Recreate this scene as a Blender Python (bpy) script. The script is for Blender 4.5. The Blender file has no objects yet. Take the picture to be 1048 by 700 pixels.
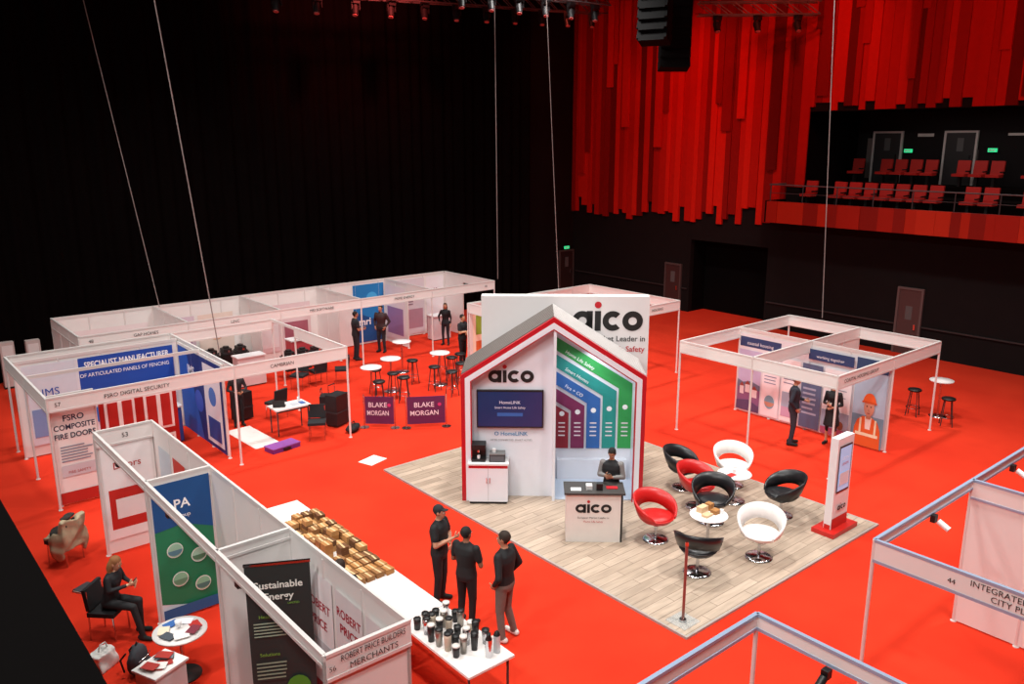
import bpy, math, random
import numpy as np
from mathutils import Vector, Matrix, noise
random.seed(7)
PI=math.pi
V=Vector
def lin(h):
    h=h.lstrip('#')
    if len(h)==3: h=''.join(c*2 for c in h)
    o=[]
    for i in (0,2,4):
        c=int(h[i:i+2],16)/255.
        o.append(c/12.92 if c<=.04045 else ((c+.055)/1.055)**2.4)
    return o
MATS={}
def M(name,col,rough=.6,metal=0.,emit=0.,var=.05,scale=6.,bump=0.,alpha=1.,spec=None):
    if name in MATS: return MATS[name]
    m=bpy.data.materials.new(name);m.use_nodes=True
    nt=m.node_tree;b=nt.nodes['Principled BSDF']
    c=lin(col)
    n=nt.nodes.new('ShaderNodeTexNoise');n.inputs['Scale'].default_value=scale;n.inputs['Detail'].default_value=3
    tc=nt.nodes.new('ShaderNodeTexCoord');nt.links.new(tc.outputs['Object'],n.inputs['Vector'])
    mr=nt.nodes.new('ShaderNodeMapRange');mr.inputs['To Min'].default_value=1-var;mr.inputs['To Max'].default_value=1+var
    nt.links.new(n.outputs['Fac'],mr.inputs['Value'])
    vm=nt.nodes.new('ShaderNodeVectorMath');vm.operation='SCALE';vm.inputs[0].default_value=c
    nt.links.new(mr.outputs['Result'],vm.inputs['Scale']);nt.links.new(vm.outputs['Vector'],b.inputs['Base Color'])
    b.inputs['Roughness'].default_value=rough;b.inputs['Metallic'].default_value=metal
    if spec is not None: b.inputs['Specular IOR Level'].default_value=spec
    if emit:
        nt.links.new(vm.outputs['Vector'],b.inputs['Emission Color']);b.inputs['Emission Strength'].default_value=emit
    if bump:
        bp=nt.nodes.new('ShaderNodeBump');bp.inputs['Strength'].default_value=bump;bp.inputs['Distance'].default_value=.02
        nt.links.new(n.outputs['Fac'],bp.inputs['Height']);nt.links.new(bp.outputs['Normal'],b.inputs['Normal'])
    if alpha<1: b.inputs['Alpha'].default_value=alpha
    MATS[name]=m;return m
def H(col,rough=.6): return M('paint_'+col.lstrip('#'),col,rough)
TXT={}
def txtmesh(s,bold):
    k=(s,bold)
    if k in TXT: return TXT[k]
    cu=bpy.data.curves.new('t','FONT');cu.body=s;cu.size=1;cu.resolution_u=3;cu.offset=min(bold,.02)
    ob=bpy.data.objects.new('t',cu);bpy.context.scene.collection.objects.link(ob)
    dg=bpy.context.evaluated_depsgraph_get();ev=ob.evaluated_get(dg);me=ev.to_mesh()
    vs=[tuple(v.co) for v in me.vertices];fs=[tuple(p.vertices) for p in me.polygons]
    ev.to_mesh_clear();bpy.data.objects.remove(ob);bpy.data.curves.remove(cu)
    xs=[v[0] for v in vs] or [0,1];ys=[v[1] for v in vs] or [0,1]
    TXT[k]=(vs,fs,min(xs),max(xs),min(ys),max(ys));return TXT[k]
class B:
    def __init__(s): s.v=[];s.f=[];s.m=[];s.sm=[];s.mats=[]
    def mi(s,m):
        if isinstance(m,str): m=H(m)
        if m not in s.mats: s.mats.append(m)
        return s.mats.index(m)
    def add(s,vs,fs,mat,smooth=False):
        o=len(s.v);s.v+=[tuple(v) for v in vs]
        s.f+=[tuple(i+o for i in f) for f in fs]
        if isinstance(mat,list): s.m+=mat
        else: s.m+=[s.mi(mat)]*len(fs)
        s.sm+=[smooth]*len(fs)
    def box(s,x0,x1,y0,y1,z0,z1,mat,bev=0.):
        if x0>x1:x0,x1=x1,x0
        if y0>y1:y0,y1=y1,y0
        vs=[(x,y,z) for z in(z0,z1) for y in (y0,y1) for x in (x0,x1)]
        s.add(vs,[(0,2,3,1),(4,5,7,6),(0,1,5,4),(2,6,7,3),(0,4,6,2),(1,3,7,5)],mat)
    def obox(s,c,d,mat,R=None):
        R=R or Matrix.Identity(3);c=V(c)
        vs=[c+R@V((x*d[0]/2,y*d[1]/2,z*d[2]/2)) for z in(-1,1) for y in (-1,1) for x in (-1,1)]
        s.add(vs,[(0,2,3,1),(4,5,7,6),(0,1,5,4),(2,6,7,3),(0,4,6,2),(1,3,7,5)],mat)
    def cyl(s,p0,p1,r,mat,r2=None,seg=12):
        r2=r if r2 is None else r2
        p0,p1=V(p0),V(p1);d=(p1-p0)
        if d.length<1e-6:return
        q=d.to_track_quat('Z','Y').to_matrix()
        vs=[];
        for p,rr in((p0,r),(p1,r2)):
            for i in range(seg):
                a=2*PI*i/seg;vs.append(p+q@V((rr*math.cos(a),rr*math.sin(a),0)))
        fs=[(i,(i+1)%seg,seg+(i+1)%seg,seg+i) for i in range(seg)]
        s.add(vs,fs,mat,seg>6);s.add(vs,[tuple(range(seg-1,-1,-1)),tuple(range(seg,2*seg))],mat)
    def path(s,pts,r,mat,seg=8):
        for a,b in zip(pts,pts[1:]): s.cyl(a,b,r,mat,seg=seg)
    def lathe(s,prof,c,mat,seg=20):
        vs=[(c[0]+r*math.cos(2*PI*i/seg),c[1]+r*math.sin(2*PI*i/seg),c[2]+z) for r,z in prof for i in range(seg)]
        fs=[(k*seg+i,k*seg+(i+1)%seg,(k+1)*seg+(i+1)%seg,(k+1)*seg+i) for k in range(len(prof)-1) for i in range(seg)]
        s.add(vs,fs,mat,True)
    def ell(s,c,r,mat,R=None,seg=14,rings=9):
        R=R or Matrix.Identity(3);c=V(c);vs=[c+R@V((0,0,-r[2]))]
        for k in range(1,rings):
            t=-PI/2+PI*k/rings
            for i in range(seg):
                a=2*PI*i/seg;vs.append(c+R@V((r[0]*math.cos(t)*math.cos(a),r[1]*math.cos(t)*math.sin(a),r[2]*math.sin(t))))
        vs.append(c+R@V((0,0,r[2])));n=len(vs)-1
        fs=[(0,1+(i+1)%seg,1+i) for i in range(seg)]
        for k in range(rings-2):
            fs+=[(1+k*seg+i,1+k*seg+(i+1)%seg,1+(k+1)*seg+(i+1)%seg,1+(k+1)*seg+i) for i in range(seg)]
        o=1+(rings-2)*seg;fs+=[(o+i,o+(i+1)%seg,n) for i in range(seg)]
        s.add(vs,fs,mat,True)
    def prism(s,pts,y0,y1,mat):  # polygon in xz, extruded in y
        n=len(pts);vs=[(x,y0,z) for x,z in pts]+[(x,y1,z) for x,z in pts]
        s.add(vs,[tuple(range(n)),tuple(range(2*n-1,n-1,-1))]+[(i,n+i,n+(i+1)%n,(i+1)%n) for i in range(n)],mat)
    def make(s,name,loc=(0,0,0),rz=0.,scale=1.):
        me=bpy.data.meshes.new(name);me.from_pydata([tuple(v) for v in s.v],[],s.f)
        for m in s.mats: me.materials.append(m)
        me.polygons.foreach_set('material_index',s.m);me.polygons.foreach_set('use_smooth',s.sm)
        me.update();ob=bpy.data.objects.new(name,me);bpy.context.scene.collection.objects.link(ob)
        ob.location=loc;ob.rotation_euler=(0,0,rz);ob.scale=(scale,)*3
        return ob
class P:  # flat printed graphic on a real surface
    def __init__(s,b,o,r,w,h,u=(0,0,1)):
        s.b=b;s.o=V(o);s.r=V(r).normalized();s.u=V(u).normalized();s.n=s.r.cross(s.u);s.w=w;s.h=h;s.l=0
    def pt(s,x,y): return s.o+s.r*(x*s.w)+s.u*(y*s.h)+s.n*(.004+.003*s.l)
    def rect(s,x0,y0,x1,y1,mat):
        s.l+=1;s.b.add([s.pt(x0,y0),s.pt(x1,y0),s.pt(x1,y1),s.pt(x0,y1)],[(0,1,2,3)],mat);return s
    def poly(s,pts,mat):
        s.l+=1;s.b.add([s.pt(*p) for p in pts],[tuple(range(len(pts)))],mat);return s
    def disc(s,x,y,r,mat,n=18,ry=None,a0=0,a1=2*PI):
        ry=ry or r;s.l+=1;c=s.pt(x,y);s.b.add([c+s.r*(r*math.cos(a0+(a1-a0)*i/n))+s.u*(ry*math.sin(a0+(a1-a0)*i/n)) for i in range(n+(a1-a0<6.2))],[tuple(range(n+(a1-a0<6.2)))],mat);return s
    def ring(s,x,y,rx,ry,t,mat,a0=0.,a1=2*PI,n=28):
        s.l+=1;c=s.pt(x,y);vs=[];fs=[]
        for i in range(n+1):
            a=a0+(a1-a0)*i/n
            for q,w in((rx,ry),(rx-t,ry-t)): vs.append(c+s.r*(q*math.cos(a))+s.u*(w*math.sin(a)))
        fs=[(2*i,2*i+2,2*i+3,2*i+1) for i in range(n)]
        s.b.add(vs,fs,mat);return s
    def text(s,x,y,t,hh,mat,al='c',bold=0.,mw=None):
        vs,fs,a,bb,c,d=txtmesh(t,bold);k=hh/.72;wd=(bb-a)*k;kx=k
        mw=mw or s.w*.94
        if wd>mw: kx=k*mw/wd;wd=mw
        s.l+=1;o=s.pt(x,y)
        sh={'c':-wd/2,'l':0,'r':-wd}[al]
        s.b.add([o+s.r*(sh+(p[0]-a)*kx)+s.u*(p[1]*k) for p in vs],fs,mat);return s
    def lines(s,x0,x1,y0,y1,n,mat,t=.4):
        for i in range(n):
            y=y1-(y1-y0)*i/n;e=x1-(random.random()*.3)*(x1-x0);s.rect(x0,y-(y1-y0)/n*t,e,y,mat);s.l-=1
        s.l+=1;return s
WHITE=M('white_panel','#e9e5e2',.55,var=.02)
ALU=M('aluminium_frame','#e2dedb',.35,.15)
BALU=M('aluminium_frame_blue','#9fb2cc',.35,.2)
BLK=M('black_plastic','#131314',.45)
CHR=M('chrome','#c8c8cc',.18,1.)
GLS=M('clear_glass','#cfd8da',.08,0,alpha=.25)
WOODB=M('cardboard','#a8743f',.8,var=.2,scale=14)
XR=(1,0,0);YR=(0,-1,0)
# ------------------------------------------------------------ room
def floor():
    m=bpy.data.materials.new('red_carpet');m.use_nodes=True;nt=m.node_tree;b=nt.nodes['Principled BSDF']
    tc=nt.nodes.new('ShaderNodeTexCoord')
    n=nt.nodes.new('ShaderNodeTexNoise');n.inputs['Scale'].default_value=.5;n.inputs['Detail'].default_value=6
    n2=nt.nodes.new('ShaderNodeTexNoise');n2.inputs['Scale'].default_value=60
    nt.links.new(tc.outputs['Object'],n.inputs['Vector']);nt.links.new(tc.outputs['Object'],n2.inputs['Vector'])
    r=nt.nodes.new('ShaderNodeValToRGB');r.color_ramp.elements[0].color=(*lin('#cb2f1b'),1);r.color_ramp.elements[1].color=(*lin('#da3820'),1)
    r.color_ramp.elements[0].position=.3;r.color_ramp.elements[1].position=.7
    nt.links.new(n.outputs['Fac'],r.inputs['Fac']);nt.links.new(r.outputs['Color'],b.inputs['Base Color'])
    bp=nt.nodes.new('ShaderNodeBump');bp.inputs['Strength'].default_value=.15;bp.inputs['Distance'].default_value=.01
    nt.links.new(n2.outputs['Fac'],bp.inputs['Height']);nt.links.new(bp.outputs['Normal'],b.inputs['Normal'])
    b.inputs['Roughness'].default_value=.95;b.inputs['Specular IOR Level'].default_value=.1
    g=B();g.box(-8,35.2,-10,31.6,-.2,0,m);g.make('floor')
floor()
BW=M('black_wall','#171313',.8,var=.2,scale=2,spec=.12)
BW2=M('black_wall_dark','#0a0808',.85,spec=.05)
g=B();g.box(-8,35.2,-10,31.6,16,16.2,BW2);g.make('ceiling')
g=B();g.box(-8,35.2,31.3,31.5,0,16,BW);g.make('wall_back')
g=B();g.box(-8,35.2,-10,-9.8,0,16,BW);g.make('wall_front')
g=B();g.box(-8,-7.8,-9.8,31.3,0,16,BW);g.make('wall_left')
# right wall with recess + balcony opening
g=B();X0,X1=30.5,30.75
g.box(X0,X1,23.6,31.3,0,16,BW);g.box(X0,X1,19.6,23.6,3.35,16,BW);g.box(X0,X1,18.4,19.6,0,16,BW)
g.box(X0,X1,-9.8,18.4,0,4.6,BW);g.box(X0,X1,-9.8,18.4,8.8,16,BW)
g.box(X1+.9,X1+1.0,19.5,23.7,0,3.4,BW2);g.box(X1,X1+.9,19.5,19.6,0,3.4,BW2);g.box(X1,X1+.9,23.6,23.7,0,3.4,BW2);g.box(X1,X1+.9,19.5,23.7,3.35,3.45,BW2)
g.make('wall_right')
g=B();g.box(34.9,35.1,-9.8,18.6,4.6,9.2,M('balcony_wall','#1c1819',.7,spec=.1));g.box(30.75,35.1,18.45,18.6,4.6,9.2,BW2);g.box(30.75,35.1,-9.8,18.6,8.85,9.0,BW2)
p=P(g,(34.9,18,6),YR,16,3)
p.rect(.13,.62,.17,.66,'#c9c4c0').rect(.34,.63,.4,.66,'#c9c4c0').rect(.6,.62,.66,.66,'#c9c4c0').rect(.0,.05,.03,.6,'#6a5f5c').rect(.24,.1,.28,.45,'#3c3435').rect(.5,.1,.56,.45,'#4a2e30')
g.make('wall_balcony')
# balcony slab + red fascia + rails
g=B();g.box(29.35,34.9,-9.8,18.95,4.9,5.2,BW2);g.box(31.8,34.9,-9.8,18.4,5.2,5.6,BW2);g.box(33.2,34.9,-9.8,18.4,5.6,6.0,BW2)
y=-9.8
while y<18.9:
    w=random.uniform(.25,.7);c=random.choice(['#a01c0c','#ad240e','#84150a','#b82c14'])
    g.box(29.2-random.uniform(0,.05),29.35,y,min(y+w,18.95),4.55,5.38,M('fascia_'+c[1:],c,.6,spec=.2));y+=w
g.box(29.2,30.5,18.95,19.05,4.55,5.4,BW2)
for k in range(20):
    yy=18.9-k*1.4
    g.cyl((29.3,yy,5.38),(29.3,yy,6.0),.02,H('#3a3638'),seg=6)
g.cyl((29.3,18.95,6.02),(29.3,-9,6.02),.025,H('#5a5254'),seg=8)
g.cyl((29.3,18.95,5.7),(29.3,-9,5.7),.012,H('#3a3638'),seg=6)
g.cyl((29.3,18.95,6.02),(30.45,18.95,6.02),.03,H('#5a5254'),seg=8)
g.make('balcony')
def seatrow(y0,y1,x,z,p,name='theatre_seat_row'):
    g=B();r=M('red_seat','#b41c12',.6);y=y0
    while y<y1:
        if random.random()<p:
            g.box(x,x+.45,y,y+.46,z+.38,z+.48,r);g.obox((x+.5,y+.23,z+.72),(.09,.46,.5),r,Matrix.Rotation(.12,3,'Y'))
            g.box(x+.15,x+.3,y+.18,y+.28,z,z+.4,BLK);g.box(x+.05,x+.5,y-.04,y-.01,z+.55,z+.6,BLK)
        y+=.6
    g.make(name,(0,0,0))
seatrow(2,18,30.0,5.2,.88);seatrow(2,17.6,33.5,6.0,.75)
def door(name,loc,rz,w=.9,h=2.1,c='#3a2a28',fr='#57504e'):
    g=B();g.box(-w/2,w/2,-.03,.03,0,h,H(c));g.box(-w/2-.08,-w/2,-.06,.04,0,h+.08,H(fr));g.box(w/2,w/2+.08,-.06,.04,0,h+.08,H(fr));g.box(-w/2,w/2,-.06,.04,h,h+.08,H(fr))
    g.box(w/2-.16,w/2-.1,-.08,-.03,.95,1.15,CHR);g.box(-.12,.12,-.035,-.03,1.3,1.8,H('#555555'))
    g.make(name,loc,rz)
door('door_1',(30.45,13.5,0),-PI/2,.8,2.4,'#4a3230','#5c4e4c')
door('door_2',(30.45,24.5,0),-PI/2,.8,2.1,'#3a2220','#4a3e3c')
for i,yy in enumerate((17.1,14.2,11.0,8.0)): door('door_%d'%(i+3),(34.83,yy,6.0),-PI/2,1.1,2.0,'#201d1e','#c4bdba')
door('door_7',(30.0,31.22,0),0,.9,2.1,'#2a1816','#4a403e')
def exitsign(loc,rz):
    g=B();g.box(-.16,.16,-.03,.03,-.07,.07,M('exit_green','#2fd48a',.5,emit=1.));g.box(-.18,.18,.03,.04,-.09,.09,BLK)
    P(g,(-.16,-.03,-.07),(1,0,0),.32,.14).rect(.1,.3,.45,.7,'#ffffff').poly([(.55,.2),(.9,.5),(.55,.8)],'#ffffff')
    g.make('exit_sign',loc,rz)
exitsign((34.8,16.2,7.3),-PI/2);exitsign((34.8,13.0,7.35),-PI/2);exitsign((30.0,31.2,2.3),0)
# red vertical slats on the right wall
def slats():
    g=B();cols=[M('slat_%s'%c,'#'+c,.7,var=.1,spec=.1) for c in ('b8190d','a0140b','86100a','c82012','ae170d','6a0c08')]
    y=-9.7
    while y<31.25:
        w=random.uniform(.2,.42)
        yb=y+w/2
        if yb>19.0: b0=random.choice([4.1,4.2,4.35,4.5,4.7,5.0])+random.uniform(-.1,.1)
        elif yb>18.3: b0=5.9
        else: b0=8.82+random.choice([0,0,.15,.3])
        g.box(30.5-random.uniform(.06,.14),30.5,y,min(y+w-.012,31.28),b0,15.95,random.choice(cols));y+=w
    y=-9.7
    while y<31.1:
        w=random.uniform(.2,.5)
        if random.random()<.5:
            b0=random.uniform(9,14.5) if y<19 else random.uniform(6,14)
            g.box(30.5-random.uniform(.16,.24),30.38,y,min(y+w,31.25),b0,15.95,random.choice(cols))
        y+=w+.02
    g.make('wall_panel_slats')
slats()
def curtain(name,x0,x1,y,z0,z1,col):
    n=int((x1-x0)/.08);vs=[];m=M('stage_curtain_'+col[1:],col,.9,var=.2,scale=1.5,spec=0.)
    for k in range(2):
        for i in range(n+1):
            x=x0+(x1-x0)*i/n;a=.07*math.sin(i*.9)+.05*math.sin(i*.37+1);vs.append((x,y+a,z0 if k==0 else z1))
    fs=[(i,i+1,n+2+i,n+1+i) for i in range(n)]
    g=B();g.add(vs,fs,m,True);g.make(name)
curtain('stage_curtain',-7.7,24.7,30.7,.02,15.9,'#0e0909')
curtain('stage_curtain',24.9,27.2,31.0,.02,15.9,'#120d0d')
# low dado rail
g=B();g.box(30.44,30.5,-9,19.5,1.05,1.1,H('#2a2626'));g.box(30.44,30.5,23.7,31,1.05,1.1,H('#2a2626'));g.make('trim_1')
# black retracted seating bank lower left
g=B();g.box(-6,.9,-6,29.5,0,4.3,BW2);g.box(-6,.96,-6,29.5,4.3,4.5,BW2);g.box(.9,.93,-6,29.5,.3,.4,BW2)
for k in range(8): g.box(-6,.5-.8*k,-6,29.5,4.5+.001,4.5+.002*k+.002,BW2)
g.make('retractable_seating_bank')
# truss + lights
DK=M('rig_black','#0c0b0c',.7,spec=.1)
def truss(p0,p1,name='lighting_truss',lamps=6):
    g=B();p0,p1=V(p0),V(p1);d=(p1-p0);L=d.length;d=d/L;sd=d.cross(V((0,0,1)));s=.22
    m=M('truss_metal','#6a6264',.5,.5);cn=[sd*s+V((0,0,s)),-sd*s+V((0,0,s)),sd*s-V((0,0,s)),-sd*s-V((0,0,s))]
    for c in cn: g.cyl(p0+c,p1+c,.03,m,seg=6)
    n=int(L/.6)
    for i in range(n):
        a=p0+d*(L*i/n);b=p0+d*(L*(i+1)/n)
        for u,v in((0,1),(2,3),(0,2),(1,3)): g.cyl(a+cn[u],b+cn[v],.018,m,seg=5)
    LB=M('lamp_body','#201c1e',.5)
    for i in range(lamps):
        c=p0+d*(L*(i+.5)/lamps)-V((0,0,.25))
        g.box(c.x-.14,c.x+.14,c.y-.1,c.y+.1,c.z-.15,c.z+.05,LB)
        for sx in(-.15,.15): g.box(c.x+sx-.02,c.x+sx+.02,c.y-.04,c.y+.04,c.z-.35,c.z-.1,LB)
        g.cyl(c+V((0,.05,-.25)),c+V((-.1,-.12,-.55)),.13,LB,.11,seg=12)
        g.cyl(c+V((-.1,-.12,-.55)),c+V((-.105,-.125,-.57)),.09,H('#c07070'),seg=12)
    for t in(.1,.5,.9):
        a=p0+d*L*t;g.cyl(a+V((0,0,.2)),(a.x,a.y,15.99),.015,DK,seg=5)
    g.make(name)
truss((12,27,12.55),(28,27,13.3),lamps=11);truss((17,23.5,12.75),(24.5,23.5,12.9),lamps=6);truss((26.2,20.5,12.4),(29.4,17.5,12.4),lamps=3)
def linearray(x,y,ztop,n,rz,tilt=0.):
    g=B();z=0.;a=0.
    g.box(-.5,.5,-.3,.3,.02,.12,DK)
    for i in range(n):
        R=Matrix.Rotation(-a-tilt,3,'X');g.obox((0,0,z-.17),(1.05,.6,.33),DK,R)
        g.obox((0,-.31,z-.17),(.9,.02,.27),DK,R);z-=.345*math.cos(a);a+=.035
    for sx in(-.4,.4): g.cyl((sx,0,.1),(sx,0,16-ztop-.02),.012,DK,seg=5)
    g.make('line_array_speaker',(x,y,ztop),rz)
linearray(24.35,20,12.9,8,-.7);linearray(22.9,19.7,13.0,6,-1.2,.2)
def cable(a,b):
    g=B();pts=[V(a).lerp(V(b),t/12) for t in range(13)]
    g.path(pts,.014,H('#8a7d7a'),6);g.make('hanging_power_cable')
cable((8.2,27.3,2.52),(6.76,28.7,16));cable((7.3,19.9,2.52),(6.3,20.7,16));cable((20.0,24.6,2.52),(19.95,24.7,16));cable((20.3,21.5,2.52),(19.75,22.0,16));cable((22.9,12.7,2.52),(22.5,13.2,16))
# ------------------------------------------------------------ exhibition shell stands
class S(B):
    trim=ALU
    def post(s,x,y,h=2.5): s.cyl((x,y,0),(x,y,h),.028,ALU,seg=8);s.cyl((x,y,0),(x,y,.015),.05,ALU,seg=8)
    def rail(s,x0,y0,x1,y1,z=2.47,t=.05):
        if x0==x1: s.box(x0-.02,x0+.02,y0,y1,z-t,z+.03,s.trim)
        else: s.box(x0,x1,y0-.02,y0+.02,z-t,z+.03,s.trim)
    def fas(s,x0,y0,x1,y1,txts=(),z0=2.2,hh=.09):
        if x0==x1:
            s.box(x0-.018,x0+.018,y0,y1,z0,2.5,WHITE)
            s.box(x0-.025,x0+.025,y0,y1,2.47,2.51,s.trim);s.box(x0-.025,x0+.025,y0,y1,z0-.02,z0+.02,s.trim)
            L=abs(y1-y0);p=P(s,(x0-.02,max(y0,y1),z0),YR,L,.3)
        else:
            s.box(x0,x1,y0-.018,y0+.018,z0,2.5,WHITE)
            s.box(x0,x1,y0-.025,y0+.025,2.47,2.51,s.trim);s.box(x0,x1,y0-.025,y0+.025,z0-.02,z0+.02,s.trim)
            L=abs(x1-x0);p=P(s,(min(x0,x1),y0-.02,z0),XR,L,.3)
        for t in txts: p.text(t[1],t[2] if len(t)>2 else .33,t[0],hh,'#333333',mw=L*.6)
    def wall(s,x0,y0,x1,y1,h=2.42,rail=True):
        if x0==x1:
            s.box(x0-.01,x0+.01,y0,y1,.03,h,WHITE);n=max(1,round(abs(y1-y0)))
            for i in range(n+1): s.post(x0,y0+(y1-y0)*i/n,2.43)
        else:
            s.box(x0,x1,y0-.01,y0+.01,.03,h,WHITE);n=max(1,round(abs(x1-x0)))
            for i in range(n+1): s.post(x0+(x1-x0)*i/n,y0,2.43)
        if rail: s.rail(x0,y0,x1,y1)
# --- stand row G (front left)
g=S();x0,x1=3.42,4.45;ys=[16.0,13.0,10.05,7.1]
g.wall(x1,7.1,x1,16.0)
for yy in ys:g.wall(x0,yy,x1,yy,rail=False)
g.post(x0,7.1)
g.fas(x0,7.1,x0,16.0,(),2.36)
g.fas(x0,7.08,x1+.02,7.08,());P(g,(x0,7.055,2.2),XR,1.03,.3).text(.55,.58,"ROBERT PRICE BUILDERS",.075,'#151515',mw=.8).text(.55,.18,"MERCHANTS",.075,'#151515').text(.06,.35,"56",.06,'#151515')
g.fas(x0,15.98,x1,15.98,[("53",.5)])
DG='#26302f';
g.fas(x0,13.0,x1,13.0,(),2.36);g.fas(x0,10.05,x1,10.05,(),2.36)
p=P(g,(x1-.02,10.0,.1),YR,2.85,2.15).rect(0.12,0,.4,.96,'#ece8ea').text(.26,.72,"ROBERT",.13,'#a51830',bold=.02,mw=.75).text(.26,.6,"PRICE",.13,'#a51830',bold=.02,mw=.7).rect(.14,.3,.38,.5,'#b8bfc4').rect(.12,0,.4,.2,'#8c1428')
p.rect(.44,.0,.68,.96,'#ded8da').text(.56,.8,"ROBERT",.13,'#a51830',bold=.02,mw=.6).text(.56,.7,"PRICE",.13,'#a51830',bold=.02,mw=.6).rect(.46,.1,.66,.55,'#9a1c34').rect(.72,.0,.97,.96,'#ded8da').text(.84,.78,"TRADE",.13,'#a51830',bold=.02,mw=.65).rect(.74,.2,.95,.6,'#6d7c88')
p=P(g,(x0+.05,12.98,.05),XR,.93,2.35).rect(0,0,1,1,'#e8eef2').poly([(0,.12),(1,.0),(1,.6),(.5,.68),(0,.66)],'#1f7f56').poly([(0,.66),(.5,.68),(1,.6),(1,1),(0,1)],'#15518f').text(.5,.8,"PA",.16,'#ffffff',bold=.02).text(.5,.73,"group",.07,'#ffffff')
for (a,b_,c1,c2) in((.3,.5,'#9fd0b4','#5a8a9a'),(.7,.42,'#a8d4bc','#4e7f60'),(.34,.28,'#8cc8a4','#6a9a7a'),(.72,.2,'#8cc8a4','#50807a')):
    p.disc(a,b_,.13,'#e8f2ea',ry=.13).disc(a,b_,.115,c1,ry=.115).disc(a,b_,.115,c2,ry=.09,a0=PI,a1=2*PI)
p.rect(0,0,1,.08,'#1f5f96')
p=P(g,(x0+.05,15.98,.3),XR,.9,2.0).rect(0,0,1,1,'#f0eceb').rect(.08,.1,.92,.5,'#c2261c').rect(.2,.2,.8,.4,'#efe6e4').text(.5,.7,"Doors",.14,'#b3221c')
p=P(g,(x1-.02,15.8,.2),YR,2.6,2.1).rect(.05,.1,.3,.9,'#c7d6df').rect(.36,.1,.6,.9,'#cf3a2a').text(.48,.6,"SAFE",.14,'#ffffff').rect(.68,.2,.95,.8,'#dfe6ec')
for yy in (14.6,12.0,9.4):
    g.box(x0-.02,x0+.04,yy-.05,yy+.05,2.26,2.37,BLK);g.cyl((x0+.02,yy,2.28),(x0+.16,yy,2.2),.04,'#2a2a2a',seg=8)
g.make('exhibition_stand_row')
# free standing roll-up banner in the front stand
g=B();g.box(0,.82,-.015,.015,.06,2.38,H(DG));g.box(-.02,.84,-.12,.12,0,.07,CHR);g.box(-.01,.83,-.02,.02,2.38,2.41,CHR)
p=P(g,(0,-.015,.06),XR,.82,2.32).text(.5,.86,"Sustainable",.1,'#e8eee6',bold=.02).text(.5,.79,"Energy",.1,'#e8eee6',bold=.02,mw=.5).text(.72,.755,"LIMITED",.03,'#7cb342').lines(.08,.6,.55,.65,5,'#9ab09a').text(.3,.68,"Heating",.05,'#7cb342').text(.3,.44,"Solutions",.05,'#7cb342').lines(.08,.55,.28,.4,5,'#8aa08a')
for a,b_,r_,cc in((.72,.22,.16,'#4c8f2e'),(.6,.12,.12,'#6dbb38'),(.85,.1,.1,'#2f6d22')):
    p.poly([(a+r_*1.2*math.cos(t*PI/8)*(1 if t<9 else .6),b_+r_*.5*math.sin(t*PI/8)) for t in range(16)],cc)
g.make('rollup_banner',(3.6,9.62,0),-.5)
# --- stand E left
g=S()
g.fas(3.2,18.8,7.2,18.8,[("57",.05),("FSRO DIGITAL SECURITY",.45)]);g.fas(3.2,18.8,3.2,23.3,())
g.fas(7.2,18.8,10.2,18.8,[("CAMBRIAN",.4)]);g.fas(10.2,18.8,10.2,21.8,());g.rail(3.2,21.0,7.2,21.0);g.fas(7.2,18.8,7.2,23.3,());g.rail(10.2,21.8,10.2,23.3)
g.fas(3.2,23.28,10.2,23.28,())
for x,y in((3.2,18.8),(7.2,18.8),(10.2,18.8),(3.2,23.3),(7.2,23.3),(10.2,23.3),(10.2,21.8),(3.2,21)): g.post(x,y)
g.wall(3.25,22.6,7.15,22.6);g.wall(7.15,19.4,7.15,22.6,rail=False);g.wall(3.25,19.0,4.15,19.0)
P(g,(3.27,18.98,.05),XR,.86,2.15).rect(0,0,1,1,'#ece9e6').text(.5,.86,"FSRO",.13,'#23304a',bold=.02,mw=.5).text(.5,.77,"COMPOSITE",.12,'#23304a',bold=.02).text(.5,.68,"FIRE DOORS",.12,'#23304a',bold=.02).lines(.12,.88,.42,.6,6,'#8a94a4').rect(.1,.28,.9,.4,'#c9c9cf').text(.5,.31,"FIRE SAFETY",.06,'#b02418').rect(0,0,1,.12,'#b5261c')
p=P(g,(3.4,22.58,.3),XR,3.6,2.05).rect(0,0,1,1,'#e4e4ea').rect(.35,.5,1,1,'#1a4aa8').text(.68,.87,"SPECIALIST MANUFACTURER",.15,'#ffffff',mw=2.1,bold=.02).text(.66,.75,"OF ARTICULATED PANELS OF FENCING",.1,'#ffffff',mw=2.2).rect(.0,.0,.33,1,'#d8dbe4').disc(.5,.25,.3,'#2e6ec0').rect(.7,.05,.95,.45,'#16305f').text(.16,.6,"IMS",.2,'#1a4aa8').rect(.03,.1,.3,.45,'#7e96c4')
p=P(g,(7.13,22.5,.05),YR,3.0,2.3).rect(0,0,1,1,'#1a2f7a').poly([(0,0),(.5,0),(.2,1),(0,1)],'#1f58b8').text(.3,.72,"IMS",.25,'#f4f4ff',bold=.02,mw=.7).disc(.45,.45,.3,'#3a58c0').rect(.6,.05,.97,.95,'#dfe2ea').disc(.78,.6,.25,'#4a79c9').rect(.65,.1,.92,.35,'#2a4a98')
g.make('exhibition_stand')
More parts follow.
